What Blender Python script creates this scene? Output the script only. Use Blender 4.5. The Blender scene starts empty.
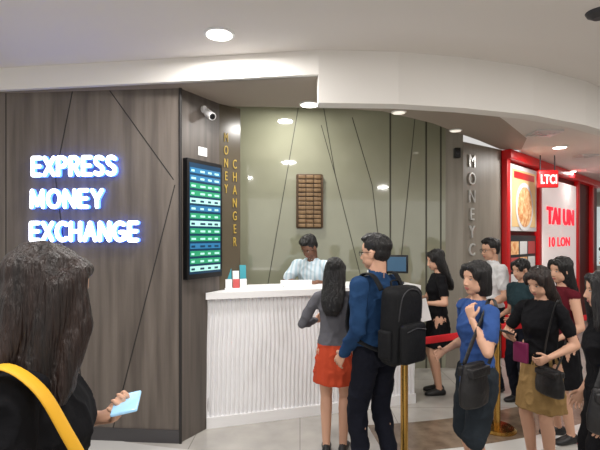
import bpy, bmesh, math, random
from mathutils import Vector, Matrix, Euler, noise
from mathutils.bvhtree import BVHTree
random.seed(3)
K=1.12
sc=bpy.context.scene
sc.view_settings.view_transform='Standard'
V=Vector
# ---------------------------------------------------------------- materials
def lin(c):
    out=[]
    for v in c:
        v=v/255.0
        out.append(v/12.92 if v<=0.04045 else ((v+0.055)/1.055)**2.4)
    return (out[0],out[1],out[2],1)
def mat(name,col,rough=.6,metal=0,bump=0,bscale=40,emit=None,estr=0,col2=None,nscale=(5,5,5),spec=.5,trans=0,det=4,bmap=None,coat=0):
    m=bpy.data.materials.new(name); m.use_nodes=True
    nt=m.node_tree; b=nt.nodes['Principled BSDF']
    b.inputs['Base Color'].default_value=lin(col)
    b.inputs['Roughness'].default_value=rough
    b.inputs['Metallic'].default_value=metal
    b.inputs['Specular IOR Level'].default_value=spec
    if coat:
        b.inputs['Coat Weight'].default_value=coat; b.inputs['Coat Roughness'].default_value=.02; b.inputs['Coat IOR'].default_value=1.9
    if trans: b.inputs['Transmission Weight'].default_value=trans
    if emit:
        b.inputs['Emission Color'].default_value=lin(emit); b.inputs['Emission Strength'].default_value=estr
    tc=nt.nodes.new('ShaderNodeTexCoord')
    if col2:
        mp=nt.nodes.new('ShaderNodeMapping'); mp.inputs['Scale'].default_value=nscale
        nz=nt.nodes.new('ShaderNodeTexNoise'); nz.inputs['Scale'].default_value=1; nz.inputs['Detail'].default_value=det
        cr=nt.nodes.new('ShaderNodeValToRGB')
        cr.color_ramp.elements[0].position=.32; cr.color_ramp.elements[1].position=.68
        cr.color_ramp.elements[0].color=lin(col); cr.color_ramp.elements[1].color=lin(col2)
        nt.links.new(tc.outputs['Object'],mp.inputs[0]); nt.links.new(mp.outputs[0],nz.inputs['Vector'])
        nt.links.new(nz.outputs['Fac'],cr.inputs[0]); nt.links.new(cr.outputs[0],b.inputs['Base Color'])
    if bump:
        n2=nt.nodes.new('ShaderNodeTexNoise'); n2.inputs['Scale'].default_value=bscale; n2.inputs['Detail'].default_value=3
        bp=nt.nodes.new('ShaderNodeBump'); bp.inputs['Strength'].default_value=bump; bp.inputs['Distance'].default_value=.02
        if bmap:
            m2=nt.nodes.new('ShaderNodeMapping'); m2.inputs['Scale'].default_value=bmap
            nt.links.new(tc.outputs['Object'],m2.inputs[0]); nt.links.new(m2.outputs[0],n2.inputs['Vector'])
        else: nt.links.new(tc.outputs['Object'],n2.inputs['Vector'])
        nt.links.new(n2.outputs['Fac'],bp.inputs['Height']); nt.links.new(bp.outputs[0],b.inputs['Normal'])
    return m
def cloth(name,col,col2=None): return mat(name,col,.9,bump=.35,bscale=22,col2=col2,nscale=(6,6,6),spec=.15)
M={}
M['ceil']=mat('ceiling_paint',(232,227,222),.8,bump=.03,bscale=200)
M['ceil2']=mat('bulkhead_paint',(242,239,234),.75,bump=.03,bscale=200)
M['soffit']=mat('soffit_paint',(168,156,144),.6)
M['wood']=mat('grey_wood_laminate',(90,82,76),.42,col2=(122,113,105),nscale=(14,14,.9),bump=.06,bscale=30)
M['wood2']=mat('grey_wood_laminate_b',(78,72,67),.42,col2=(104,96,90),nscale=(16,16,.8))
M['colw']=mat('column_laminate',(136,130,120),.45,col2=(154,147,136),nscale=(14,14,.9))
M['groove']=mat('groove_dark',(38,35,34),.6)
M['linedk']=mat('glass_joint',(74,74,62),.5)
M['base']=mat('baseboard_dark',(70,68,70),.3)
M['back']=mat('lacquered_back_glass',(142,143,122),.06,col2=(164,165,144),nscale=(.8,.8,.6),spec=.8,coat=.7)
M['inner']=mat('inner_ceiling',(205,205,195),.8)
M['white']=mat('counter_white',(242,242,243),.35)
M['whitewave']=mat('counter_front_white',(240,240,242),.45)
M['black']=mat('black_plastic',(14,14,16),.35)
M['dkgrey']=mat('dark_grey',(50,50,54),.4)
M['brass']=mat('brass',(196,156,84),.25,metal=1)
M['redbelt']=mat('red_belt',(215,30,40),.7)
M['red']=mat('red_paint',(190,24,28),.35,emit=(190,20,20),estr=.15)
M['redglow']=mat('red_sign_glow',(225,30,50),.4,emit=(235,30,56),estr=1.0)
M['whiteglow']=mat('white_lit_panel',(235,228,225),.4,emit=(255,235,232),estr=.4)
M['lamp']=mat('lamp_disc',(255,255,255),.4,emit=(255,250,240),estr=9)
M['lampdim']=mat('lamp_disc_dim',(245,240,230),.4,emit=(255,244,228),estr=.8)
M['ring']=mat('lamp_ring',(235,235,235),.3)
M['letter']=mat('sign_letter_face',(255,255,255),.4,emit=(235,240,255),estr=3.2)
M['halo']=mat('sign_letter_blue_edge',(120,160,255),.4,emit=(80,130,255),estr=3)
M['yellow']=mat('yellow_letters',(182,154,70),.5,emit=(180,150,60),estr=.03)
M['silver']=mat('silver_letters',(225,225,222),.3,metal=.3)
M['tvgreen']=mat('tv_green',(36,130,92),.3,emit=(46,145,102),estr=.6)
M['tvdark']=mat('tv_dark_blue',(14,46,70),.3,emit=(16,58,88),estr=.5)
M['tvwhite']=mat('tv_white',(150,200,190),.3,emit=(165,215,205),estr=.7)
M['tvblue']=mat('tv_blue',(40,100,140),.3,emit=(50,115,160),estr=.6)
M['teal']=mat('teal_card',(50,150,165),.5)
M['pink']=mat('pink_card',(205,90,90),.5)
M['paper']=mat('paper_white',(240,240,240),.7)
M['screenb']=mat('screen_blue',(50,75,95),.3,emit=(60,90,115),estr=.5)
M['carv']=mat('carved_wood',(118,92,64),.5,col2=(146,118,84),nscale=(20,20,4))
M['carvd']=mat('carved_wood_dark',(84,64,44),.6)
M['phone']=mat('phone_blue',(150,195,225),.2,emit=(150,200,235),estr=.35)
M['eyew']=mat('eye_white',(205,195,188),.3); M['eyed']=mat('eye_dark',(25,16,12),.2)
M['skin']=mat('skin_light',(204,158,132),.55,bump=.05,bscale=60)
M['skinb']=mat('skin_dark',(112,76,58),.5,bump=.05,bscale=60)
M['lips']=mat('lips',(170,98,92),.45)
M['hair']=mat('hair_black',(20,18,19),.42,bump=.9,bscale=1,bmap=(130,130,7))
M['hairbr']=mat('hair_brown',(44,29,24),.45,bump=.7,bscale=1,bmap=(130,130,7),col2=(22,16,15),nscale=(40,40,4))
M['shoe']=mat('shoe_black',(24,24,26),.5); M['shoew']=mat('shoe_light',(205,200,195),.6)
M['greycl']=cloth('grey_knit',(96,96,102)); M['redsk']=cloth('red_skirt_fabric',(190,74,48))
M['blue']=cloth('blue_shirt_fabric',(30,56,90),(38,68,106)); M['navy']=cloth('navy_trousers',(22,24,34))
M['blue2']=cloth('blue_tee_fabric',(48,76,132),(56,86,144)); M['dkshort']=cloth('dark_shorts',(40,46,52))
M['blk']=cloth('black_fabric',(20,20,23)); M['wht']=cloth('white_fabric',(218,218,220)); M['khaki']=cloth('khaki_skirt_fabric',(146,118,76))
M['burg']=cloth('burgundy_fabric',(88,24,34)); M['ltblue']=mat('light_blue_shirt',(198,212,222),.8); M['teal2']=cloth('dark_teal_fabric',(40,58,64))
M['bag']=mat('bag_black_leather',(18,17,19),.5,bump=.25,bscale=40); M['pack']=mat('backpack_nylon',(17,18,21),.75,bump=.3,bscale=30,spec=.25)
M['strapy']=mat('yellow_strap',(226,170,36),.6)
M['floor']=mat('floor_stone',(166,163,158),.17,col2=(188,184,178),nscale=(3,3,3),spec=.5)
M['floorb']=mat('floor_brown_stone',(108,92,78),.2,col2=(140,122,104),nscale=(9,9,9))
M['floorl']=mat('floor_light_band',(206,205,202),.2)
M['food']=mat('food_photo',(190,110,50),.5,col2=(240,215,170),nscale=(16,16,16),emit=(220,150,90),estr=.3)
M['corr']=mat('corridor_wall',(170,168,160),.7); M['win']=mat('bright_window',(205,215,215),.4,emit=(215,228,230),estr=.5)
M['maroon']=mat('maroon_wall',(110,22,24),.5)
nt=M['ltblue'].node_tree; tc=nt.nodes.new('ShaderNodeTexCoord'); wv=nt.nodes.new('ShaderNodeTexWave'); wv.bands_direction='Y'; wv.inputs['Scale'].default_value=7
cr=nt.nodes.new('ShaderNodeValToRGB'); cr.color_ramp.elements[0].color=lin((208,220,228)); cr.color_ramp.elements[1].color=lin((176,200,214)); cr.color_ramp.elements[0].position=.45; cr.color_ramp.elements[1].position=.75
nt.links.new(tc.outputs['Object'],wv.inputs['Vector']); nt.links.new(wv.outputs['Fac'],cr.inputs[0]); nt.links.new(cr.outputs[0],nt.nodes['Principled BSDF'].inputs['Base Color'])
def add_tiles(m,scale):
    nt=m.node_tree; b=nt.nodes['Principled BSDF']; src=b.inputs['Base Color'].links[0].from_socket
    tc=nt.nodes.new('ShaderNodeTexCoord'); br=nt.nodes.new('ShaderNodeTexBrick'); br.offset=0
    br.inputs['Scale'].default_value=scale; br.inputs['Mortar Size'].default_value=.004; br.inputs['Brick Width'].default_value=1; br.inputs['Row Height'].default_value=1
    br.inputs['Mortar'].default_value=lin((135,132,128))
    nt.links.new(tc.outputs['Object'],br.inputs['Vector']); nt.links.new(src,br.inputs['Color1']); nt.links.new(src,br.inputs['Color2'])
    nt.links.new(br.outputs['Color'],b.inputs['Base Color'])
add_tiles(M['floor'],1.2)

# ---------------------------------------------------------------- mesh helpers
def mkobj(name,verts,faces,mats,midx=None,parent=None,smooth=False):
    me=bpy.data.meshes.new(name); me.from_pydata([tuple(v) for v in verts],[],faces)
    for m in (mats if isinstance(mats,list) else [mats]): me.materials.append(m)
    if midx: me.polygons.foreach_set('material_index',midx)
    if smooth: me.polygons.foreach_set('use_smooth',[True]*len(me.polygons))
    me.update()
    bm=bmesh.new(); bm.from_mesh(me); bmesh.ops.recalc_face_normals(bm,faces=bm.faces); bm.to_mesh(me); bm.free()
    o=bpy.data.objects.new(name,me); sc.collection.objects.link(o)
    if parent: o.parent=parent
    return o
def empty(name,loc=(0,0,0),rz=0,s=1):
    o=bpy.data.objects.new(name,None); o.location=loc; o.rotation_euler=(0,0,rz); o.scale=(s,s,s); sc.collection.objects.link(o); o.empty_display_size=.1; return o
def prism(name,poly,z0,z1,m,parent=None):
    n=len(poly); vs=[(p[0],p[1],z0) for p in poly]+[(p[0],p[1],z1) for p in poly]
    fs=[list(range(n))[::-1],list(range(n,2*n))]+[[i,(i+1)%n,n+(i+1)%n,n+i] for i in range(n)]
    return mkobj(name,vs,fs,m,parent=parent)
def wall(name,p0,p1,z0,z1,th,m,parent=None):
    d=V((p1[0]-p0[0],p1[1]-p0[1])).normalized(); nb=V((-d.y,d.x))*th
    return prism(name,[p0,p1,(p1[0]+nb.x,p1[1]+nb.y),(p0[0]+nb.x,p0[1]+nb.y)],z0,z1,m,parent)
def rbox(name,c,size,bev,m,parent=None,rot=None,seg=3):
    bm=bmesh.new(); bmesh.ops.create_cube(bm,size=1)
    for v in bm.verts: v.co=V((v.co.x*size[0],v.co.y*size[1],v.co.z*size[2]))
    if bev: bmesh.ops.bevel(bm,geom=bm.edges[:],offset=bev,segments=seg,profile=.5,affect='EDGES')
    R=rot if rot else Matrix.Identity(3)
    for v in bm.verts: v.co=R@v.co+V(c)
    me=bpy.data.meshes.new(name); bm.to_mesh(me); bm.free(); me.materials.append(m)
    me.polygons.foreach_set('use_smooth',[bool(bev)]*len(me.polygons))
    o=bpy.data.objects.new(name,me); sc.collection.objects.link(o)
    if parent: o.parent=parent
    return o
def lathe(name,c,prof,m,parent=None,seg=32,axis=None):
    vs=[];fs=[]
    R=Matrix.Identity(3)
    if axis: R=V((0,0,1)).rotation_difference(V(axis)).to_matrix()
    for r,z in prof:
        for i in range(seg):
            a=2*math.pi*i/seg; vs.append(R@V((r*math.cos(a),r*math.sin(a),z))+V(c))
    for k in range(len(prof)-1):
        for i in range(seg):
            j=(i+1)%seg; fs.append([k*seg+i,k*seg+j,(k+1)*seg+j,(k+1)*seg+i])
    fs.append(list(range(seg))[::-1]); fs.append([(len(prof)-1)*seg+i for i in range(seg)])
    return mkobj(name,vs,fs,m,parent=parent,smooth=False)
def resample(pts,n=6):
    pts=[V(p) for p in pts]; out=[]
    for i in range(len(pts)-1):
        p0=pts[max(i-1,0)];p1=pts[i];p2=pts[i+1];p3=pts[min(i+2,len(pts)-1)]
        for k in range(n):
            t=k/n
            out.append(.5*((2*p1)+(p2-p0)*t+(2*p0-5*p1+4*p2-p3)*t*t+(3*p1-p0-3*p2+p3)*t**3))
    out.append(pts[-1]); return out
def sweep(name,pts,w,t,side,m,parent=None):
    P=resample(pts); vs=[];fs=[];S=V(side).normalized(); N=10
    for i,p in enumerate(P):
        T=(P[min(i+1,len(P)-1)]-P[max(i-1,0)]).normalized()
        v=T.cross(S)
        if v.length<1e-3: v=V((0,0,1)).cross(T)
        v.normalize(); u=v.cross(T).normalized()
        for k in range(N):
            a=2*math.pi*k/N; vs.append(p+u*math.cos(a)*w/2+v*math.sin(a)*t/2)
    for i in range(len(P)-1):
        for k in range(N):
            j=(k+1)%N; fs.append([i*N+k,i*N+j,(i+1)*N+j,(i+1)*N+k])
    fs.append(list(range(N))[::-1]); fs.append([(len(P)-1)*N+k for k in range(N)])
    return mkobj(name,vs,fs,m,parent=parent,smooth=True)
def text(name,body,origin,d,n,width,height,mats,ext=.01,parent=None,spacing=1.0,bold=0,bevel=0,align='LEFT'):
    cu=bpy.data.curves.new(name,'FONT'); cu.body=body; cu.size=1; cu.extrude=.02; cu.offset=bold; cu.space_line=spacing; cu.align_x=align; cu.resolution_u=3
    if bold: cu.space_character=1.06
    to=bpy.data.objects.new(name+'_tmp',cu); sc.collection.objects.link(to)
    dg=bpy.context.evaluated_depsgraph_get(); me=bpy.data.meshes.new_from_object(to.evaluated_get(dg)); bpy.data.objects.remove(to)
    xs=[v.co.x for v in me.vertices]; ys=[v.co.y for v in me.vertices]; x0,x1,y0,y1=min(xs),max(xs),min(ys),max(ys)
    d=V(d).normalized(); n=V(n).normalized(); up=V((0,0,1)); o0=V(origin)
    me.materials.clear()
    for m in (mats if isinstance(mats,list) else [mats]): me.materials.append(m)
    for v in me.vertices:
        u=(v.co.x-x0)/(x1-x0)*width; w=(v.co.y-y0)/(y1-y0)*height; h=(v.co.z+.02)/.04*ext
        v.co=o0+d*u+up*w+n*h
    me.name=name; o=bpy.data.objects.new(name,me); sc.collection.objects.link(o)
    if parent: o.parent=parent
    return o
def _arc(cx,cy,rx,ry,a0,a1,n=16): return [(cx+rx*math.cos(math.radians(a0+(a1-a0)*i/n)),cy+ry*math.sin(math.radians(a0+(a1-a0)*i/n))) for i in range(n+1)]
GL={'E':(.56,[[(.56,1),(0,1),(0,0),(.56,0)],[(0,.51),(.5,.51)]]),
'X':(.68,[[(0,0),(.68,1)],[(0,1),(.68,0)]]),
'P':(.58,[[(0,0),(0,1),(.30,1)]+_arc(.30,.74,.28,.26,90,-90,10)+[(0,.48)]]),
'R':(.62,[[(0,0),(0,1),(.30,1)]+_arc(.30,.75,.27,.25,90,-90,10)+[(0,.50)],[(.30,.5),(.62,0)]]),
'S':(.56,[[(.54,.90),(.42,.98),(.28,1.0),(.12,.97),(.03,.86),(.03,.72),(.12,.60),(.28,.53),(.44,.45),(.54,.34),(.55,.18),(.46,.05),(.28,0),(.12,.02),(0,.10)]]),
'M':(.84,[[(0,0),(.04,1),(.42,.12),(.80,1),(.84,0)]]),
'O':(.86,[_arc(.43,.5,.43,.5,0,360,28)]),
'N':(.68,[[(0,0),(0,1),(.68,0),(.68,1)]]),
'Y':(.68,[[(0,1),(.34,.46),(.68,1)],[(.34,.46),(.34,0)]]),
'C':(.70,[_arc(.43,.5,.43,.5,52,308,20)]),
'H':(.68,[[(0,0),(0,1)],[(.68,0),(.68,1)],[(0,.51),(.68,.51)]]),
'A':(.76,[[(0,0),(.38,1),(.76,0)],[(.14,.32),(.62,.32)]]),
'G':(.76,[_arc(.43,.5,.43,.5,52,300,20)+[(.74,.08),(.74,.46),(.46,.46)]])}
def stroke_text(name,body,origin,d,n,width,height,mats,ext,parent,th=.19,gap=.30):
    d=V(d).normalized(); n=V(n).normalized(); up=V((0,0,1)); o0=V(origin)
    tot=sum(GL[c][0] for c in body)+gap*(len(body)-1)
    sy=height*(1-th); sx=(width-height*th)/tot; r=height*th/2; x=0; vs=[];fs=[];mi=[]
    def poly(P,dz=0):
        b=len(vs); k=len(P)
        for h in (0,ext+dz):
            for p in P: vs.append(o0+d*(p[0]+r)+up*(p[1]+r)+n*h)
        fs.append([b+k+i for i in range(k)]); mi.append(0); fs.append([b+i for i in range(k)][::-1]); mi.append(1)
        for i in range(k): fs.append([b+i,b+(i+1)%k,b+k+(i+1)%k,b+k+i]); mi.append(1)
    for c in body:
        w,st=GL[c]
        for s in st:
            P=[V(((x+p[0])*sx,p[1]*sy)) for p in s]
            for a,b in zip(P,P[1:]):
                t=(b-a).normalized(); q=V((-t.y,t.x))*r; poly([a-q,b-q,b+q,a+q])
            for a in P: poly([a+V((math.cos(k*math.pi/5),math.sin(k*math.pi/5)))*r*.995 for k in range(10)],-.0004)
        x+=w+gap
    me=bpy.data.meshes.new(name); me.from_pydata([tuple(v) for v in vs],[],fs)
    for m in mats: me.materials.append(m)
    me.polygons.foreach_set('material_index',mi); me.update()
    o=bpy.data.objects.new(name,me); sc.collection.objects.link(o); o.parent=parent
    return o

# ---------------------------------------------------------------- organic source meshes
class Src:
    def __init__(s): s.v=[];s.f=[];s.m=[]
    def loft(s,rings,m,N=22,pleat=0,pn=14):
        b=len(s.v); n=len(rings)
        for (c,u,v) in rings:
            for k in range(N):
                a=2*math.pi*k/N; q=1+pleat*math.cos(pn*a)
                s.v.append(V(c)+V(u)*math.cos(a)*q+V(v)*math.sin(a)*q)
        for i in range(n-1):
            for k in range(N):
                j=(k+1)%N; s.f.append([b+i*N+k,b+i*N+j,b+(i+1)*N+j,b+(i+1)*N+k]); s.m.append(m)
        c0=len(s.v); s.v.append(V(rings[0][0])); s.v.append(V(rings[-1][0]))
        for k in range(N):
            j=(k+1)%N
            s.f.append([c0,b+j,b+k]); s.m.append(m); s.f.append([c0+1,b+(n-1)*N+k,b+(n-1)*N+j]); s.m.append(m)
    def cap(s,a,b,ra,rb,m,flat=1.0,side=None,N=16,ends=True):
        a=V(a);b=V(b);T=(b-a); L=T.length
        if L<1e-5: T=V((0,0,1))
        T.normalize()
        S=V(side) if side else (V((0,1,0)) if abs(T.y)<.9 else V((1,0,0)))
        u=(S-T*S.dot(T)).normalized(); v=T.cross(u)
        R=[]
        hs=[1,.8,.45,0] if ends else [0]
        for k in hs: 
            r=ra*math.sqrt(max(1-k*k,.0025)); R.append((a-T*ra*k,u*r,v*r*flat))
        R.append(((a+b)/2,u*(ra+rb)/2,v*(ra+rb)/2*flat))
        for k in hs[::-1]:
            r=rb*math.sqrt(max(1-k*k,.0025)); R.append((b+T*rb*k,u*r,v*r*flat))
        s.loft(R,m,N)
    def ell(s,c,r,m,R=None,N=18):
        rings=[]; c=V(c); R=R or Matrix.Identity(3)
        for i in range(11):
            t=-math.pi/2+math.pi*i/10; z=math.sin(t); q=max(math.cos(t),.03)
            rings.append((c+R@V((0,0,r[2]*z)),R@V((r[0]*q,0,0)),R@V((0,r[1]*q,0))))
        s.loft(rings,m,N)
    def build(s,name,mats,voxel,parent=None,it=4,folds=None,seed=0):
        me=bpy.data.meshes.new(name); me.from_pydata([tuple(v) for v in s.v],[],s.f); me.update()
        bm=bmesh.new(); bm.from_mesh(me); bmesh.ops.recalc_face_normals(bm,faces=bm.faces); bm.to_mesh(me); bm.free()
        o=bpy.data.objects.new(name+'_t',me); sc.collection.objects.link(o)
        md=o.modifiers.new('r','REMESH'); md.mode='VOXEL'; md.voxel_size=voxel; md.adaptivity=0
        if it:
            sm=o.modifiers.new('s','SMOOTH'); sm.factor=.5; sm.iterations=it
        dg=bpy.context.evaluated_depsgraph_get(); nm=bpy.data.meshes.new_from_object(o.evaluated_get(dg)); bpy.data.objects.remove(o)
        nm.materials.clear()
        for m in mats: nm.materials.append(m)
        if len(mats)>1:
            tree=BVHTree.FromPolygons(s.v,s.f); idx=[]
            for p in nm.polygons:
                r=tree.find_nearest(p.center); idx.append(s.m[r[2]] if r[2] is not None else 0)
            nm.polygons.foreach_set('material_index',idx)
            if folds:
                gv=set()
                for p,i in zip(nm.polygons,idx):
                    if i in folds: gv.update(p.vertices)
                nor=[v.normal.copy() for v in nm.vertices]
                for vi in gv:
                    v=nm.vertices[vi]; c=v.co
                    q=V((c.x*8+seed*3.1,c.y*8+c.z*3.5,c.z*7-c.y*4))
                    a=1-abs(noise.noise(q))*2.4; b=noise.noise(q*2.3)
                    v.co=c+nor[vi]*(max(a,0)**2*.010+b*.004-.003)
        elif folds=='hair':
            nor=[v.normal.copy() for v in nm.vertices]
            for v in nm.vertices:
                c=v.co; a=noise.noise(V((c.x*45,c.y*45,c.z*3+seed)))
                v.co=c+nor[v.index]*a*.007
        nm.polygons.foreach_set('use_smooth',[True]*len(nm.polygons)); nm.name=name; nm.update()
        ob=bpy.data.objects.new(name,nm); sc.collection.objects.link(ob)
        if parent: ob.parent=parent
        return ob
def ik(a,t,l1,l2,pole):
    a=V(a);t=V(t);d=t-a;L=min(d.length,(l1+l2)*.995); dn=d.normalized(); t=a+dn*L
    x=(l1*l1-l2*l2+L*L)/(2*L); h=math.sqrt(max(l1*l1-x*x,0)); p=V(pole); p=(p-dn*p.dot(dn)).normalized()
    return a+dn*x+p*h,t
def hand(name,w,d,n,left,curl,skin,parent,sz=1.0):
    d=V(d).normalized(); n=V(n); n=(n-d*n.dot(d)).normalized(); t=(n.cross(d) if left else d.cross(n)).normalized()
    S=Src(); w=V(w)
    S.loft([(w-d*.03,t*.024*sz,n*.02*sz),(w,t*.026*sz,n*.018*sz),(w+d*.03*sz,t*.034*sz,n*.016*sz),(w+d*.07*sz,t*.041*sz,n*.014*sz),(w+d*.088*sz,t*.039*sz,n*.012*sz)],0)
    for i,(off,L) in enumerate([(.031,.068),(.0105,.077),(-.0105,.070),(-.031,.055)]):
        p=w+d*.078*sz+t*off*sz; dirv=(d+t*off*2.6).normalized(); a=curl*(.5+.1*i); ax=None
        r=.0088*sz
        for k,fr in enumerate((.45,.32,.23)):
            ca=math.cos(a);sa=math.sin(a); dd=(dirv*ca+n*sa).normalized(); q=p+dd*L*fr*sz
            S.cap(p,q,r,r*.93,0,N=10); p=q; r*=.93; a+=curl*.8
    p=w+d*.022*sz+t*.026*sz; q=p+(d*.6+t*.65+n*.35).normalized()*.042*sz; r2=q+(d*.85+t*.25+n*.45).normalized()*.032*sz
    S.cap(p,q,.013*sz,.0105*sz,0,N=10); S.cap(q,r2,.0105*sz,.0085*sz,0,N=10)
    return S.build(name,[skin],.004,parent,it=2)
PC=[0]
def person(name,loc,H,face,top,bottom,shoes='shoe',skin='skin',hair='long',hairm='hair',sleeve='short',kind='pants',hem=.5,
           lean=0,yaw=0,pitch=0,armL=None,armR=None,feet=((.0,.09,8),(.0,-.09,-8)),male=False,vox=.008,glasses=False,waist=1.0,tophem=.93,curtain=0):
    PC[0]+=1
    E=empty(name,(loc[0],loc[1],0),math.radians(face),H/1.65)
    mats=[M[skin],M[top],M[bottom],M[shoes],M['lips']]
    B=Src(); wf=1.08 if male else .93
    piv=V((0,0,.92)); RL=Matrix.Rotation(lean,3,'Y')
    U=lambda p: piv+RL@(V(p)-piv)
    def tor(rows,m,pleat=0):
        B.loft([((U((x,0,z)) if z>.92 else V((x,0,z))),(RL@V((rx,0,0)) if z>.92 else V((rx,0,0))),V((0,ry*wf,0))) for z,rx,ry,x in rows],m,pleat=pleat,N=28 if not pleat else 84)
    bust=.0 if male else .014
    tor([(tophem,.108,.160,0),(1.0,.094,.140,0),(1.08,.094,.134,0),(1.18,.106+bust,.148,.004+bust*.6),(1.25,.104+bust*.6,.156,.003),(1.31,.085,.150,-.006),(1.35,.066,.118,-.01),(1.385,.052,.075,-.013)],1)
    if male: B.loft([(U((-.012,0,1.375)),V((.062,0,.01)),V((0,.066,0))),(U((-.012,0,1.40)),V((.060,0,.01)),V((0,.062,0))),(U((-.014,0,1.415)),V((.057,0,.01)),V((0,.059,0)))],1)
    if kind in('pants','shorts'):
        tor([(.79,.09,.135,0),(.87,.106,.156,-.006),(.93,.100,.150,0),(1.0,.085,.13,0)],2)
    else:
        fl=.16 if hem<.6 else .14
        tor([(hem,fl,.205,0),((hem+.9)/2,.135,.185,-.003),(.87,.114,.165,-.006),(.95,.098,.148,0),(1.0,.086,.132,0)],2,pleat=.025)
    HC=V((.012,0,1.535)); HC=U(HC)
    RH=RL@Matrix.Rotation(math.radians(yaw),3,'Z')@Matrix.Rotation(math.radians(pitch),3,'Y')
    if pitch: HC=HC+RL@V((abs(pitch)/1000.,0,-abs(pitch)/2500.))
    Hd=lambda p: HC+RH@V(p)
    nk=.056 if male else .048
    B.cap(U((-.014,0,1.35)),Hd((-.022,0,-.06)),nk+.004,nk,0)
    hands=[]
    for sgn,arm,nm in((1,armL,'hand_left'),(-1,armR,'hand_right')):
        sh=U((-.005,sgn*.158*(1.06 if male else .95),1.318)); arm=arm or {}
        wr=V(arm.get('w',(.04,sgn*.22,.80))); pole=arm.get('pole',(-1,sgn*.35,-.2))
        el,wr=ik(sh,wr,.275,.235,pole)
        a=1.12 if male else .92
        B.cap(sh,el,.046*a,.037*a,0); B.cap(el,(el*.65+wr*.35),.037*a,.038*a,0); B.cap((el*.65+wr*.35),wr,.037*a,.025*a,0,flat=.85)
        B.cap(U((-.005,sgn*.11,1.325)),sh,.055,.056*a,1)
        if sleeve=='short': B.cap(sh,sh.lerp(el,.62),.058*a,.055*a,1,ends=True)
        elif sleeve=='half': B.cap(sh,el,.056*a,.05*a,1)
        elif sleeve=='long':
            B.cap(sh,el,.056*a,.047*a,1); B.cap(el,el.lerp(wr,.93),.047*a,.035*a,1)
        fd=(wr-el).normalized()
        hands.append((nm,wr,arm.get('d',tuple(fd)),arm.get('n',(0,-sgn,0)),sgn>0,arm.get('curl',.45)))
    for (fx,fy,fyaw),sgn in zip(feet,(1,-1)):
        hip=V((0,sgn*.082,.86)); an=V((fx-.02,fy,.085)); kn,an=ik(hip,an,.40,.39,(1,sgn*.05,0))
        ca=math.cos(math.radians(fyaw));sa=math.sin(math.radians(fyaw)); fd=V((ca,sa,0)); sd=V((-sa,ca,0))
        lg=0 
        B.cap(hip,kn,.08,.052,lg)
        c1=kn.lerp(an,.3)+V((-.012,0,0))
        B.cap(kn,c1,.050,.052,lg); B.cap(c1,an,.050,.034,lg)
        if kind=='pants':
            B.cap(hip,kn,.092,.068,2); B.cap(kn,an+V((0,0,.0)),.068,.056,2)
        if kind=='shorts':
            e=kn.lerp(hip,.25) if hem>.5 else kn
            B.cap(hip,e,.096,.080,2)
        f0=V((an.x,an.y,0))
        B.loft([(f0-fd*.075+V((0,0,.032)),sd*.022,V((0,0,.022))),(f0-fd*.05+V((0,0,.042)),sd*.034,V((0,0,.042))),(f0+V((0,0,.045)),sd*.037,V((0,0,.045))),
                (f0+fd*.07+V((0,0,.034)),sd*.044,V((0,0,.034))),(f0+fd*.13+V((0,0,.026)),sd*.042,V((0,0,.026))),(f0+fd*.165+V((0,0,.022)),sd*.022,V((0,0,.016)))],3)
    B.build('body',mats,vox,E,it=4,folds=(1,2),seed=PC[0])
    for h in hands: hand(h[0],h[1],h[2],h[3],h[4],h[5],M[skin],E,1.0 if male else .9)
    S=Src()
    def e(c,r,m): S.ell(Hd(c),r,m,RH)
    e((-.012,0,.03),(.095,.075,.085),0); e((.028,0,-.03),(.058,.058,.075),0); e((.040,0,-.082),(.034,.032,.028),0)
    e((.02,.034,-.055),(.042,.025,.038),0); e((.02,-.034,-.055),(.042,.025,.038),0)
    e((.060,0,.02),(.018,.046,.010),0)
    S.cap(Hd((.078,0,.006)),Hd((.094,0,-.033)),.007,.010,0,N=12); e((.086,.010,-.037),(.009,.008,.006),0); e((.086,-.010,-.037),(.009,.008,.006),0)
    e((.078,0,-.060),(.009,.021,.0045),1); e((.077,0,-.067),(.009,.017,.0048),1)
    for g in(1,-1): e((-.006,g*.075,-.012),(.018,.009,.031),0)
    S.build('head',[M[skin],M['lips']],.0045,E,it=2)
    for g,nm in((1,'left'),(-1,'right')):
        Q=Src(); Q.ell(Hd((.0665,g*.029,-.001)),(.009,.0125,.0048),0,RH); Q.ell(Hd((.0715,g*.029,-.001)),(.0045,.0058,.0052),1,RH); Q.ell(Hd((.0705,g*.029,.0045)),(.006,.0135,.0016),1,RH); Q.ell(Hd((.0715,g*.031,.021)),(.0055,.0145,.0024),1,RH)
        mkobj('eye_'+nm,Q.v,Q.f,[M['eyew'],M['eyed']],Q.m,E,True)
    h=Src()
    def he(c,r): h.ell(Hd(c),r,0,RH)
    he((-.027,0,.047),(.101,.084,.084))
    if hair=='short': 
        he((-.05,0,.0),(.062,.076,.07)); he((.035,.0,.098),(.05,.06,.028)); he((.0,0,.11),(.06,.06,.028))
        for q in range(14): 
            a=q*2.4; he((.01+.05*math.cos(a)*(q/14),.05*math.sin(a)*(q/14),.115-.02*(q/14)),(.022,.02,.018))
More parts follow.
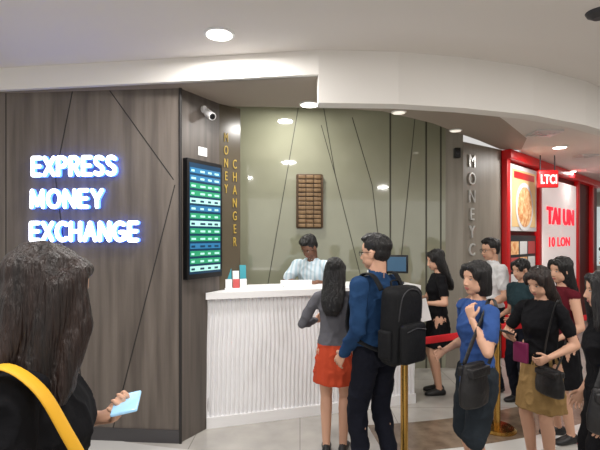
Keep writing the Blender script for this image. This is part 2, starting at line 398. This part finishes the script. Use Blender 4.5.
    if hair in('long','bob','pony'):
        he((.048,.028,.078),(.036,.040,.030)); he((.048,-.028,.078),(.036,.040,.030))
        for g in(1,-1): he((.045,g*.06,.04),(.03,.026,.05))
        rows={'long':[(.06,-.02,.094,.088),(0,-.03,.083,.094),(-.08,-.043,.072,.098),(-.16,-.060,.062,.102),(-.26,-.088,.048,.098),(-.34,-.095,.038,.08),(-.38,-.095,.02,.05)],
              'bob':[(.06,-.02,.094,.088),(0,-.03,.082,.094),(-.07,-.038,.072,.094),(-.12,-.045,.058,.082)],
              'pony':[(.05,-.025,.09,.084),(0,-.045,.065,.08),(-.05,-.06,.04,.06)]}[hair]
        h.loft([(Hd((x,0,z)),RH@V((rx,0,0)),RH@V((0,ry,0))) for z,x,rx,ry in rows],0)
        if curtain:
            cx=.028 if curtain>1 else 0
            for g in(1,-1):
                h.cap(Hd((.035,g*.062,.06)),Hd((.052+cx,g*.076,-.06)),.032,.034,0,flat=.9); h.cap(Hd((.052+cx,g*.076,-.06)),Hd((.045+cx,g*.088,-.2)),.034,.036,0,flat=.9); h.cap(Hd((.045+cx,g*.088,-.2)),Hd((.02+cx,g*.085,-.33)),.036,.014,0)
                if cx: h.cap(Hd((.015,g*.07,.03)),Hd((.01,g*.088,-.22)),.042,.040,0)
    if hair=='pony':
        h.cap(Hd((-.11,0,.03)),Hd((-.15,0,-.04)),.028,.034,0); h.cap(Hd((-.15,0,-.04)),Hd((-.14,0,-.2)),.034,.012,0)
    h.build('hair',[M[hairm]],.006,E,it=3,folds='hair',seed=PC[0])
    if glasses:
        for g,nm in((1,'left'),(-1,'right')):
            pts=[Hd((.088,g*(.031+.022*math.cos(a)),.0+.017*math.sin(a))) for a in [i*math.pi/6 for i in range(13)]]
            sweep('glasses_rim_'+nm,pts,.004,.004,(0,0,1),M['black'],E)
            sweep('glasses_temple_'+nm,[Hd((.086,g*.053,.006)),Hd((.05,g*.07,.008)),Hd((-.01,g*.082,.004))],.004,.0035,(0,0,1),M['black'],E)
        sweep('glasses_bridge',[Hd((.088,.01,.004)),Hd((.094,0,.007)),Hd((.088,-.01,.004))],.004,.004,(0,0,1),M['black'],E)
    return E
def shoulder_bag(E,c,size,rot,strap,m='bag'):
    R=Matrix.Rotation(rot,3,'Z'); S=Src(); c=V(c); w,t,hh=size
    S.loft([(c+V((0,0,-hh/2)),R@V((w*.40,0,0)),R@V((0,t*.3,0))),(c+V((0,0,-hh*.42)),R@V((w*.52,0,0)),R@V((0,t*.5,0))),(c+V((0,0,-hh*.1)),R@V((w*.53,0,0)),R@V((0,t*.55,0))),
            (c+V((0,0,hh*.3)),R@V((w*.46,0,0)),R@V((0,t*.4,0))),(c+V((0,0,hh*.5)),R@V((w*.42,0,0)),R@V((0,t*.2,0)))],0,N=28)
    S.build('shoulder_bag',[M[m]],.008,E,it=2)
    rbox('bag_flap',c+R@V((0,0,hh*.32)),(w*.8,t*.95,hh*.22),.012,M[m],E,R)
    sweep('bag_strap',strap,.028,.006,(1,0,0),M[m],E)

# ================================================================ ROOM
prism('floor',[(-7,-5),(11,-5),(11,13),(-7,13)],-.1,0,M['floor'])
def arc(cx,cy,r,a0,a1,n=40): return [(cx+r*math.cos(math.radians(a0+(a1-a0)*i/n)),cy+r*math.sin(math.radians(a0+(a1-a0)*i/n))) for i in range(n+1)]
prism('floor_inlay_light',arc(.1,8.2,5.15,-118,-30)+arc(.1,8.2,4.95,-30,-118),.0,.003,M['floorl'])
prism('floor_inlay_brown',arc(.1,8.2,4.95,-84,-30)+arc(.1,8.2,4.45,-30,-84),.0,.003,M['floorb'])
path=[(-5,3.86),(-2.4,3.5),(-1.0,3.31),(.13,3.15)]
pathR=[(.13,3.15),(.7,3.18),(1.2,3.28),(1.8,3.47),(2.4,3.78),(3.0,4.2),(3.6,4.75),(4.4,5.7),(5.5,7.2),(7.5,10.0)]
prism('ceiling',[(-5,-5),(11,-5),(11,10)]+pathR[::-1]+path[::-1][1:],2.89,2.99,M['ceil'])
def ribbon(name,P,z0,z1,th,m):
    f=[V(p) for p in P]; b=[]
    for i,p in enumerate(f):
        t=(f[min(i+1,len(f)-1)]-f[max(i-1,0)]).normalized(); b.append(p+V((-t.y,t.x))*th)
    return prism(name,[tuple(p) for p in f]+[tuple(p) for p in b[::-1]],z0,z1,m)
ribbon('trim_bulkhead_left',path,2.72,3.2,.05,M['ceil2'])
ribbon('trim_bulkhead_right',pathR,2.52,3.2,.12,M['ceil2'])
edge=[(-.69,3.93),(.2,3.95),(.75,4.08),(1.32,4.5),(1.75,4.95),(2.1,5.3),(2.62,5.87)]
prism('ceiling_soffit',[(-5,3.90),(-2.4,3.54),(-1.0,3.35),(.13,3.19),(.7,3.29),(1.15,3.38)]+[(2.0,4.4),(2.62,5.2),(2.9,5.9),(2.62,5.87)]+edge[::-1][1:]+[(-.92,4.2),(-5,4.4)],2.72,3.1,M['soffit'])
prism('ceiling_corridor',[(1.15,3.38),(1.8,3.57),(2.4,3.9),(3.6,4.9),(4.4,5.8),(5.5,7.3),(7.6,10.2),(11,13),(6.0,13),(2.9,5.9),(2.62,5.2),(2.0,4.4)],2.72,2.82,M['ceil'])
WP0=V((-5,3.785));WP1=V((-.92,3.45)); wd=(WP1-WP0).normalized(); wn=V((wd.y,-wd.x))
wall('wall_left',WP0,WP1,0,2.72,.12,M['wood'])
wall('baseboard_left',WP0+wn*.012,WP1+wn*.012,0,.10,.012,M['base'])
def wline(name,x0,z0,x1,z1,w=.008):
    def pt(x,z): 
        s=(x-WP0.x)/wd.x; q=WP0+wd*s+wn*.0015; return V((q.x,q.y,z))
    a=pt(x0,z0);b=pt(x1,z1); T=(b-a).normalized(); nn=V((wn.x,wn.y,0)); s=T.cross(nn)*w/2
    mkobj(name,[a-s,b-s,b+s,a+s,a-s-nn*.004,b-s-nn*.004,b+s-nn*.004,a+s-nn*.004],[[0,1,2,3],[4,5,6,7],[0,1,5,4],[1,2,6,5],[2,3,7,6],[3,0,4,7]],M['groove'])
for i,(a,b,c,d) in enumerate([(-1.78,2.72,-1.92,2.05),(-1.48,2.72,-.97,2.02),(-.96,1.98,-1.45,.1),(-2.33,2.72,-2.33,.1),(-1.92,2.05,-1.66,.1),(-2.05,1.5,-2.3,.1)]):
    wline('trim_groove_%d'%(i+1),a,b,c,d)
lathe('trim_corner',(-.915,3.445,0),[(.012,0),(.012,2.72)],M['groove'],seg=12)
R0=V((-.92,3.45));R1=V((-.69,3.85)); rd=(R1-R0).normalized(); rn=V((rd.y,-rd.x))
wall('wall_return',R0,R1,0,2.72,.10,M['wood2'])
P1=V((-.53,4.0)); 
wall('wall_letter_pane',(-.69,3.85),P1,0,2.72,.04,mat('pane_brown',(90,82,68),.25))
prism('wall_shop_left',[(-.80,3.9),(-.72,3.9),(-.72,5.3),(-.80,5.3)],0,3.05,M['back'])
BL=V((-.80,5.22));BR=V((1.76,5.44)); bd=(BR-BL).normalized(); bn=V((bd.y,-bd.x))
wall('wall_back',BL,BR,0,3.1,.08,M['back'])
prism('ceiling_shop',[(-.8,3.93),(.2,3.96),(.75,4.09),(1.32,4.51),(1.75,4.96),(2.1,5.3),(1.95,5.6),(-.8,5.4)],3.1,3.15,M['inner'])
def bline(name,x0,z0,x1,z1,w=.010,m=None):
    def pt(x,z):
        s=(x-BL.x)/bd.x; q=BL+bd*s+bn*.002; return V((q.x,q.y,z))
    a=pt(x0,z0);b=pt(x1,z1);T=(b-a).normalized();nn=V((bn.x,bn.y,0));s=T.cross(nn)*w/2
    mkobj(name,[a-s,b-s,b+s,a+s,a-s-nn*.005,b-s-nn*.005,b+s-nn*.005,a+s-nn*.005],[[0,1,2,3],[4,5,6,7],[0,1,5,4],[1,2,6,5],[2,3,7,6],[3,0,4,7]],m or M['linedk'])
for i,(a,b,c,d,w) in enumerate([(-.02,3.1,-.38,1.0,.010),(.28,3.1,.42,2.3,.010),(.42,2.3,.75,1.0,.010),(.62,3.0,.86,2.2,.010),(.86,2.2,1.0,1.0,.010),(1.08,3.1,1.08,0,.020),(1.52,3.1,1.52,0,.020),(1.38,3.0,1.2,1.2,.010),(1.70,3.1,1.70,0,.020),(.42,2.3,.25,2.9,.009)]):
    bline('trim_back_line_%d'%(i+1),a,b,c,d,w)
wall('wall_column_side',(1.76,5.44),(1.95,5.38),0,3.1,.1,M['colw'])
C0=V((1.95,5.38));C1=V((2.62,5.87)); cd=(C1-C0).normalized(); cn=V((cd.y,-cd.x))
wall('wall_column',C0,C1,0,2.72,.12,M['colw'])
wall('baseboard_column',C0+cn*.01,C1+cn*.01,0,.1,.01,M['base'])

# ================================================================ SIGN LETTERS
sg=empty('illuminated_sign')
def onwall(x,z,off):
    s=(x-WP0.x)/wd.x; q=WP0+wd*s+wn*off; return (q.x,q.y,z)
for b,x,z,w,h in (('EXPRESS',-2.09,2.045,.695,.165),('MONEY',-2.10,1.797,.60,.158),('EXCHANGE',-2.105,1.540,.885,.165)):
    stroke_text('letters_'+b.lower(),b,onwall(x,z,.018),(wd.x,wd.y,0),(wn.x,wn.y,0),w,h,[M['letter'],M['halo']],.03,sg,th=.20,gap=.34 if b!='MONEY' else .36)
s0=C0+cd*.10
text('column_lettering','M\nO\nN\nE\nY\nC\nH',(s0.x+cn.x*.002,s0.y+cn.y*.002,1.14),(cd.x,cd.y,0),(cn.x,cn.y,0),.14,1.44,M['silver'],ext=.015,spacing=1.0,align='CENTER')
pd=(P1-R1).normalized(); pn=V((pd.y,-pd.x)); yl=empty('yellow_lettering')
q=R1+pd*.045+pn*.002; text('letters_money','M\nO\nN\nE\nY',(q.x,q.y,1.96),(pd.x,pd.y,0),(pn.x,pn.y,0),.042,.52,M['yellow'],ext=.006,parent=yl,align='CENTER')
q=R1+pd*.135+pn*.002; text('letters_changer','C\nH\nA\nN\nG\nE\nR',(q.x,q.y,1.50),(pd.x,pd.y,0),(pn.x,pn.y,0),.042,.76,M['yellow'],ext=.006,parent=yl,align='CENTER')
# ================================================================ TV rate board
tv=empty('exchange_rate_display')
def onret(s,off,z): q=R0+rd*s+rn*off; return V((q.x,q.y,z))
def quad_on(name,s0,s1,z0,z1,off,m,parent,th=.004):
    a=onret(s0,off-th,z0);b=onret(s1,off-th,z0);c=onret(s1,off,z0);d=onret(s0,off,z0)
    return prism(name,[(a.x,a.y),(b.x,b.y),(c.x,c.y),(d.x,d.y)],z0,z1,m,parent)
quad_on('bezel',.03,.44,1.25,2.19,.047,M['black'],tv,.045)
quad_on('screen_back',.05,.42,1.29,2.16,.049,M['tvdark'],tv)
nr=14
rng=random.Random(5)
for i in range(nr):
    z=1.31+i*(.83/nr)
    top=i>=nr-2
    quad_on('row_%d'%i,.058,.412,z,z+.83/nr*.7,.051,M['tvblue'] if top or i%5==3 else (M['tvgreen'] if i%3 else M['tvwhite']),tv,.002)
    for k,(a,b) in enumerate(((.07,.12),(.17,.23),(.26,.31),(.34,.40))):
        quad_on('digits_%d_%d'%(i,k),a,b-rng.random()*.02,z+.010,z+.026,.0525,M['tvwhite'] if i%3 or top else M['tvdark'],tv,.002)
quad_on('notice_label',.20,.30,2.24,2.31,.006,M['paper'],None,.005).name='notice_label'
cam_e=empty('security_camera'); cp=onret(.26,.0,2.62)
lathe('mount',cp,[(.03,0),(.03,.02)],M['white'],cam_e,axis=(rn.x,rn.y,0))
sweep('arm',[cp,cp+V((rn.x*.05,rn.y*.05,-.005)),cp+V((rn.x*.07,rn.y*.07,-.03))],.016,.016,(0,0,1),M['white'],cam_e)
ax=V((.5,-.7,-.45)).normalized(); c0=cp+V((rn.x*.07,rn.y*.07,-.05))-ax*.06
lathe('housing',c0,[(.022,0),(.032,.01),(.032,.11),(.03,.12)],M['white'],cam_e,axis=tuple(ax)); lathe('lens',c0+ax*.12,[(.024,0),(.018,.008)],M['black'],cam_e,axis=tuple(ax))
# ================================================================ COUNTER
ct=empty('service_counter')
F0=V((-.77,3.705));F1=V((1.10,4.285)); fd=(F1-F0).normalized(); fn=V((fd.y,-fd.x)); L=(F1-F0).length
def shr(o): 
    return [tuple(F0-fn*o),tuple(F1-fn*o-fd*o),(.97-o,4.73-o),(-.51,4.27-o),(-.51,4.02),(-.675,3.87)]
prism('carcass',shr(.03),.09,1.07,M['white'],ct); prism('plinth',shr(.06),0,.09,M['base'],ct)
vs=[];fs=[];nx=640;nz=60
for j in range(nz+1):
    z=.09+.98*j/nz
    for i in range(nx+1):
        s=L*i/nx; ph=2*math.pi*(s/.037)+1.3*math.sin(z*5.2+s*2.3)+.6*math.sin(z*11+s*5)
        q=F0+fd*s-fn*(.012-.008*math.sin(ph)); vs.append((q.x,q.y,z))
for j in range(nz):
    for i in range(nx):
        a=j*(nx+1)+i; fs.append([a,a+1,a+nx+2,a+nx+1])
fo=mkobj('wave_front',vs,fs,M['whitewave'],parent=ct,smooth=True)
top=[tuple(F0+fn*.045-fd*.01),tuple(F1+fn*.045+fd*.03),(1.0,4.76),(-.50,4.30),(-.50,4.03),(-.675,3.85)]
prism('top_slab',top,1.07,1.125,M['white'],ct)
prism('base_trim',[tuple(F0+fn*.006),tuple(F1+fn*.006),tuple(F1-fn*.02),tuple(F0-fn*.02)],.0,.09,M['white'],ct)
bs=empty('brochure_stand',(-.56,3.93,1.125),math.radians(15))
rbox('base',(0,0,.006),(.20,.10,.012),.003,M['white'],bs)
for i,(x,m,h) in enumerate(((-.065,'teal',.17),(0,'paper',.15),(.062,'teal',.20))):
    rbox('leaflet_%d'%i,(x,.0,.01+h/2),(.055,.008,h),.001,M[m],bs,Matrix.Rotation(-.2,3,'X'))
    rbox('pocket_%d'%i,(x,-.025,.05),(.058,.012,.08),.003,M['pink' if i==1 else 'white'],bs)
mo=empty('computer_monitor',(.95,4.42,1.125),math.radians(-15))
rbox('foot',(0,0,.008),(.14,.12,.016),.004,M['black'],mo); rbox('stem',(0,.01,.07),(.03,.02,.13),.005,M['black'],mo)
rbox('panel',(0,0,.19),(.22,.03,.18),.008,M['black'],mo); rbox('screen',(0,-.0165,.19),(.18,.004,.14),0,M['screenb'],mo)
pr=empty('receipt_printer',(.68,4.40,1.125),math.radians(17)); rbox('case',(0,0,.05),(.13,.15,.10),.015,M['dkgrey'],pr); rbox('paper_roll',(0,-.02,.11),(.07,.004,.05),0,M['paper'],pr)
pp=empty('paper_forms',(-.02,4.15,1.125),math.radians(10)); rbox('sheet_stack',(0,0,.006),(.28,.16,.012),.002,M['paper'],pp); rbox('tray_back',(0,.09,.025),(.30,.012,.05),.003,M['white'],pp)
pq=empty('carved_wooden_plaque')
def onback(x,z,off): s=(x-BL.x)/bd.x; q=BL+bd*s+bn*off; return V((q.x,q.y,z))
RB=Matrix(((bd.x,bn.x,0),(bd.y,bn.y,0),(0,0,1)))
rbox('board',onback(.11,2.0,.018),(.30,.03,.64),.014,M['carvd'],pq,RB)
for i,z in enumerate([1.715+.0515*k for k in range(12)]):
    for k in range(3):
        rbox('slat_%d_%d'%(i,k),onback(.11-.09+.09*k,z,.036 if (i//2+k)%2 else .044),(.082,.018,.040),.006,M['carv'],pq,RB)
for x in(-.148,.148): rbox('stile_%d'%(x>0),onback(.11+x,2.0,.037),(.02,.03,.62),.006,M['carvd'],pq,RB)
spk=empty('wall_speaker'); q=V((1.87,5.36,2.58)); rbox('cabinet',q,(.07,.07,.12),.01,M['black'],spk); lathe('cone',q+V((0,-.036,0)),[(.025,0),(.012,.004)],M['dkgrey'],spk,axis=(0,-1,0))

# ================================================================ RED SHOP
D=V((1,1)).normalized(); G0=V((2.62,5.87)); gn=V((D.y,-D.x))
wall('wall_right_shop',G0,G0+D*5.2,0,2.72,.15,M['maroon'])
def fac(t,z,off): q=G0+D*t+gn*off; return V((q.x,q.y,z))
RF=Matrix(((D.x,-gn.x,0),(D.y,-gn.y,0),(0,0,1)))
rs=empty('red_shopfront')
def fb(name,t0,t1,z0,z1,off,th,m,b=.005,p=rs): return rbox(name,fac((t0+t1)/2,(z0+z1)/2,off+th/2+.002),(t1-t0,th,z1-z0),b,m,p,RF)
fb('fascia',.02,5.1,2.60,2.715,.0,.12,M['red']); 
for i,t in enumerate((.0,1.26,3.42,4.5)): fb('pilaster_%d'%i,t+.02,t+.14,0,2.6,0,.07,M['red'])
pst=empty('food_poster'); fb('frame',.18,1.22,1.66,2.56,.0,.05,M['white'],p=pst); fb('picture',.24,1.16,1.72,2.50,.05,.004,mat('poster_cream',(225,190,135),.5,emit=(230,190,135),estr=.22),0,p=pst)
pc=fac(.70,2.0,.058); lathe('bowl_photo',pc,[(.34,0),(.34,.004)],M['white'],pst,axis=(gn.x,gn.y,0)); lathe('noodles_photo',pc+V((gn.x,gn.y,0))*.004,[(.28,0),(.28,.004)],M['food'],pst,axis=(gn.x,gn.y,0))
fb('poster_title',.3,1.1,2.38,2.47,.055,.004,M['red'],0,p=pst)
mn=empty('menu_board'); fb('frame',.18,1.22,.62,1.60,.0,.04,M['dkgrey'],p=mn)
for i in range(3):
    for k in range(4):
        fb('menu_item_%d_%d'%(i,k),.23+.33*i,.51+.33*i,.68+.22*k,.86+.22*k,.04,.004,[M['food'],M['paper'],M['pink']][(i+k)%3],0,p=mn)
wp=empty('shop_sign_panel'); fb('panel',1.52,3.38,.5,2.50,.0,.05,M['whiteglow'],p=wp)
a=fac(1.68,1.78,.052); text('logo_text','TAI UN',a,(D.x,D.y,0),(gn.x,gn.y,0),1.5,.28,M['redglow'],ext=.02,parent=wp,bold=.03)
a=fac(1.8,1.42,.052); text('logo_text_small','10 LON',a,(D.x,D.y,0),(gn.x,gn.y,0),1.15,.16,M['redglow'],ext=.01,parent=wp,bold=.02)
bl=empty('hanging_red_sign'); c=V((3.42,6.22,2.38)); rbox('box',c,(.28,.06,.24),.015,M['red'],bl); rbox('hanger_left',c+V((-.1,0,.225)),(.012,.012,.21),0,M['dkgrey'],bl); rbox('hanger_right',c+V((.1,0,.225)),(.012,.012,.21),0,M['dkgrey'],bl)
text('sign_text','LTCI',c+V((-.11,-.031,-.07)),(1,0,0),(0,-1,0),.22,.13,M['whiteglow'],ext=.012,parent=bl,bold=.02)
wall('wall_far',(5.6,11.5),(11,11.5),0,2.72,.1,M['corr'])
wn_=empty('window_1'); 
for i in range(4): rbox('pane_%d'%i,(6.6+i*1.05,11.47,1.6),(.98,.03,1.5),.01,M['win'],wn_)
wall('wall_right',(11,11.5),(11,-5),0,2.89,.1,M['corr'])

# ================================================================ CEILING FIXTURES
def downlight(loc,z,r=.075,m='lamp',power=0):
    e=empty('ceiling_downlight',(loc[0],loc[1],z))
    lathe('trim_ring',(0,0,-.010),[(r*1.25,.010),(r*1.25,.004),(r*1.1,0),(r*1.02,0),(r*1.0,.010)],M['ring'],e); lathe('lamp',(0,0,-.012),[(r,0),(r,.006)],M[m],e)
    if power:
        l=bpy.data.lights.new('lamp_light','AREA'); l.shape='DISK'; l.size=r*3; l.energy=power; l.color=(1,.965,.925); lo=bpy.data.objects.new('lamp_light',l); lo.location=(0,0,-.03); sc.collection.objects.link(lo); lo.parent=e
PW=32
for p in ((-.52,2.9),): downlight(p,2.89,.08,'lamp',PW)
for p in ((-2.3,1.2),(-.4,.7),(1.5,1.6),(3.2,2.2),(1.2,-.6),(-1.6,-1.2),(3.2,-.6),(4.8,3.6)): downlight(p,2.89,.085,'lamp',PW)  # extra downlights added outside the frame to light the hall
downlight((.08,3.86),2.72,.07,'lamp',18)
downlight((.90,4.10),2.72,.055,'lampdim',0); downlight((1.66,4.80),2.72,.055,'lampdim',0); downlight((3.29,5.7),2.72,.075,'lamp',26); downlight((4.7,7.8),2.72,.075,'lamp',20); downlight((6.5,10.),2.72,.075,'lamp',20)
downlight((-.1,4.75),3.1,.06,'lamp',24)
def diffuser(x,y,z,s=.26):
    e=empty('air_diffuser',(x,y,z))
    for i,k in enumerate((1,.72,.44)):
        w=s*k; t=.02
        for j,(dx,dy,sx,sy) in enumerate(((0,w/2,w,t),(0,-w/2,w,t),(w/2,0,t,w),(-w/2,0,t,w))): rbox('vane_%d_%d'%(i,j),(dx,dy,-.012-.004*i),(sx,sy,.02),0,M['ring'],e)
    rbox('plenum',(0,0,-.004),(s*.9,s*.9,.006),0,M['dkgrey'],e)
diffuser(2.66,4.9,2.72); diffuser(4.0,6.3,2.72,.22)
lathe('smoke_detector',(1.74,2.62,2.85),[(.03,0),(.06,.02),(.07,.04)],M['dkgrey'])

# ================================================================ QUEUE BARRIER
def post(x,y):
    e=empty('stanchion_post',(x,y,0))
    lathe('base',(0,0,0),[(.15,0),(.15,.012),(.13,.025),(.04,.035)],M['brass'],e); lathe('pole',(0,0,.03),[(.026,0),(.026,.78)],M['brass'],e); lathe('head',(0,0,.78),[(.034,0),(.034,.08),(.03,.095),(.012,.10)],M['brass'],e)
ps=[(.73,3.15),(1.62,3.70),(2.9,4.3)]
for p in ps: post(*p)
for a,b in zip(ps,ps[1:]):
    A=V((*a,.835));Bb=V((*b,.835)); dd=(Bb-A).normalized(); sweep('barrier_belt',[A+dd*.036,(A+Bb)/2+V((0,0,-.012)),Bb-dd*.036],.055,.004,(0,0,1),M['redbelt'])

# ================================================================ PEOPLE
person('cashier',(.16,4.76),1.62,-115,'ltblue','navy',skin='skinb',hair='short',sleeve='short',lean=.22,yaw=-14,pitch=26,male=True,
  armL=dict(w=(.33,.16,1.16),pole=(-.3,.8,-.6),d=(1,-.3,-.1),n=(0,-.2,-1)),armR=dict(w=(.33,-.12,1.16),pole=(-.3,-.8,-.6),d=(1,.3,-.1),n=(0,.2,-1)))
person('woman',(.255,3.30),1.42,80,'greycl','redsk','shoe',hair='long',sleeve='long',kind='skirt',hem=.60,lean=.05,yaw=-5,pitch=10,
  armL=dict(w=(.24,.20,1.08),pole=(-.6,.6,-.6)),armR=dict(w=(.20,-.16,1.12),pole=(-.6,-.7,-.5)),feet=((0,.07,6),(.03,-.07,-6)))
mn4=person('man',(.495,2.93),1.59,128,'blue','navy',hair='short',sleeve='long',yaw=22,pitch=4,male=True,glasses=True,
  armL=dict(w=(.12,.19,.86),pole=(-1,.2,-.2)),armR=dict(w=(.14,-.18,.9),pole=(-1,-.2,-.2)),feet=((.05,.1,8),(-.03,-.1,-8)),vox=.007)
rbox('backpack_main',(-.21,0,1.08),(.16,.28,.50),.06,M['pack'],mn4,Matrix.Rotation(-.06,3,'Y'),5);rbox('backpack_pocket',(-.305,0,.98),(.06,.22,.25),.028,M['pack'],mn4,None,4)
rbox('backpack_side_left',(-.205,.145,.97),(.10,.035,.18),.016,M['pack'],mn4);rbox('backpack_side_right',(-.205,-.145,.97),(.10,.035,.18),.016,M['pack'],mn4)
sweep('backpack_zip',[(-.285,-.11,1.12),(-.30,-.09,1.27),(-.298,0,1.315),(-.30,.09,1.27),(-.285,.11,1.12)],.008,.008,(1,0,0),M['dkgrey'],mn4)
sweep('backpack_pocket_zip',[(-.338,-.09,1.06),(-.339,0,1.075),(-.338,.09,1.06)],.007,.007,(1,0,0),M['dkgrey'],mn4)
sweep('backpack_handle',[(-.17,-.04,1.32),(-.16,-.03,1.355),(-.16,.03,1.355),(-.17,.04,1.32)],.018,.01,(1,0,0),M['pack'],mn4)
for g,nm in((1,'left'),(-1,'right')):
    sweep('backpack_strap_'+nm,[(-.14,g*.10,1.30),(-.08,g*.11,1.385),(.0,g*.115,1.395),(.09,g*.115,1.315),(.127,g*.12,1.18),(.09,g*.17,1.02),(-.03,g*.18,.96),(-.14,g*.13,.92)],.05,.014,(0,1,0),M['pack'],mn4)
w5=person('woman',(1.39,4.55),1.45,178,'blk','blk','shoe',hair='long',sleeve='short',kind='skirt',hem=.55,yaw=5,pitch=14,
  armL=dict(w=(.20,.17,1.06),pole=(-.5,.6,-.7),d=(.9,-.1,.1),n=(0,-.9,-.3)),armR=dict(w=(.26,-.10,1.08),pole=(-.5,-.6,-.7)),feet=((.02,.07,5),(0,-.07,-5)))
rbox('paper_sheet',(.25,.215,.98),(.20,.006,.25),.002,M['paper'],w5,Matrix.Rotation(.25,3,'Y'))
person('man',(1.98,4.65),1.56,190,'wht','navy',hair='short',skin='skin',sleeve='short',male=True,glasses=True,pitch=8,
  armL=dict(w=(.2,.2,.95)),armR=dict(w=(.2,-.2,.95)))
w7=person('woman',(1.07,2.72),1.43,195,'blue2','dkshort','shoew',hair='bob',sleeve='short',kind='shorts',hem=.45,tophem=.80,pitch=2,yaw=8,
  armL=dict(w=(.125,.115,1.275),pole=(.1,.5,-1),d=(.02,-.35,1),n=(-.9,-.3,0),curl=.9),armR=dict(w=(.16,-.16,1.0),pole=(-1,-.4,-.2)),feet=((.04,.09,8),(-.04,-.08,-8)),vox=.007)
shoulder_bag(w7,(.185,.22,.88),(.25,.12,.28),.35,[(.09,.24,1.01),(.0,.215,1.2),(-.03,.15,1.385),(-.02,.10,1.395),(.04,.14,1.33),(.15,.18,1.18),(.26,.22,1.01)])
w8=person('woman',(1.615,3.02),1.38,-148,'blk','khaki','shoe',hair='long',hairm='hairbr',sleeve='short',kind='skirt',hem=.52,tophem=.88,pitch=22,yaw=-4,
  armR=dict(w=(.22,-.10,1.08),pole=(-.4,-.8,-.6),d=(.8,.25,.35),n=(-.3,.3,.9),curl=.9),armL=dict(w=(.17,.16,.98),pole=(-.8,.6,-.3),curl=.9),feet=((.02,.08,8),(.0,-.08,-8)),vox=.007)
rbox('phone',(.325,-.075,1.145),(.145,.072,.010),.004,M['dkgrey'],w8,Matrix.Rotation(-.4,3,'Y'))
rbox('purse_pink',(.19,-.05,.98),(.03,.12,.16),.01,mat('magenta_purse',(120,30,76),.5),w8)
shoulder_bag(w8,(.16,.16,.80),(.24,.11,.21),1.3,[(.14,.10,.90),(.13,.12,1.1),(.04,.14,1.36),(-.03,.14,1.38),(-.08,.16,1.25),(.04,.21,1.05),(.16,.21,.9)])
person('woman',(2.05,3.52),1.42,185,'burg','blk','shoe',hair='long',sleeve='none',kind='skirt',hem=.5,pitch=6,yaw=10,armL=dict(w=(.2,.2,.95)),armR=dict(w=(.16,-.2,.9)))
w10=person('woman',(1.60,2.36),1.40,160,'blk','blk','shoew',hair='long',sleeve='short',kind='pants',pitch=5,curtain=1,armL=dict(w=(.06,.23,.80)),armR=dict(w=(.08,-.2,.84)))
shoulder_bag(w10,(.02,.30,.88),(.28,.11,.26),.0,[(-.10,.28,1.0),(-.05,.24,1.2),(-.01,.16,1.385),(.0,.12,1.39),(.03,.17,1.33),(.07,.26,1.15),(.12,.30,1.0)])
person('woman',(2.10,4.26),1.37,200,'teal2','navy','shoe',hair='pony',sleeve='short',kind='pants',pitch=12,armL=dict(w=(.2,.12,1.0)),armR=dict(w=(.2,-.12,1.0)))
person('man',(2.62,3.78),1.50,178,'greycl','navy','shoe',hair='short',sleeve='short',male=True,kind='pants',pitch=4)
# foreground woman
wf=person('woman',(-.63,1.09),1.555,14,'blk','navy','shoe',hair='long',hairm='hairbr',sleeve='short',kind='pants',pitch=14,yaw=14,curtain=2,
  armL=dict(w=(.12,.13,1.15),pole=(-.6,.7,-.6),d=(.75,-.5,.30),n=(-.2,-.3,.9),curl=.9),armR=dict(w=(.02,-.21,.80),pole=(-1,-.2,-.2)),feet=((.2,.08,3),(-.18,-.08,-3)),vox=.006)
rbox('phone',(.200,.075,1.205),(.070,.13,.010),.004,M['phone'],wf,Matrix.Rotation(-.15,3,'Y')@Matrix.Rotation(.06,3,'X'))
sweep('yellow_bag_strap',[(-.15,-.05,1.10),(-.155,-.08,1.25),(-.10,-.14,1.355),(-.02,-.18,1.395),(.055,-.195,1.345),(.105,-.17,1.23),(.135,-.12,1.12),(.145,-.04,1.0),(.13,.06,.92)],.042,.008,(.3,1,0),M['strapy'],wf)
shoulder_bag(wf,(.0,.27,.74),(.32,.12,.30),0,[(.11,.12,.90),(.08,.22,.89),(.02,.25,.88)])
person('woman',(-1.46,2.05),1.45,60,'wht','navy','shoe',hair='bob',sleeve='short',kind='pants')

# ================================================================ WORLD, CAMERA
w=bpy.data.worlds.new('world'); sc.world=w; w.use_nodes=True
w.node_tree.nodes['Background'].inputs[0].default_value=(1,.97,.94,1); w.node_tree.nodes['Background'].inputs[1].default_value=.68
cam=bpy.data.cameras.new('camera'); cam.lens=27; cam.sensor_width=36; cam.shift_y=.02; cam.clip_start=.05
co=bpy.data.objects.new('camera',cam); co.location=(0,0,1.58); co.rotation_euler=(math.radians(90),0,0); sc.collection.objects.link(co); sc.camera=co
for o in list(sc.objects):
    if o.parent is None:
        o.location=o.location*K
        if o.type!='CAMERA': o.scale=o.scale*K
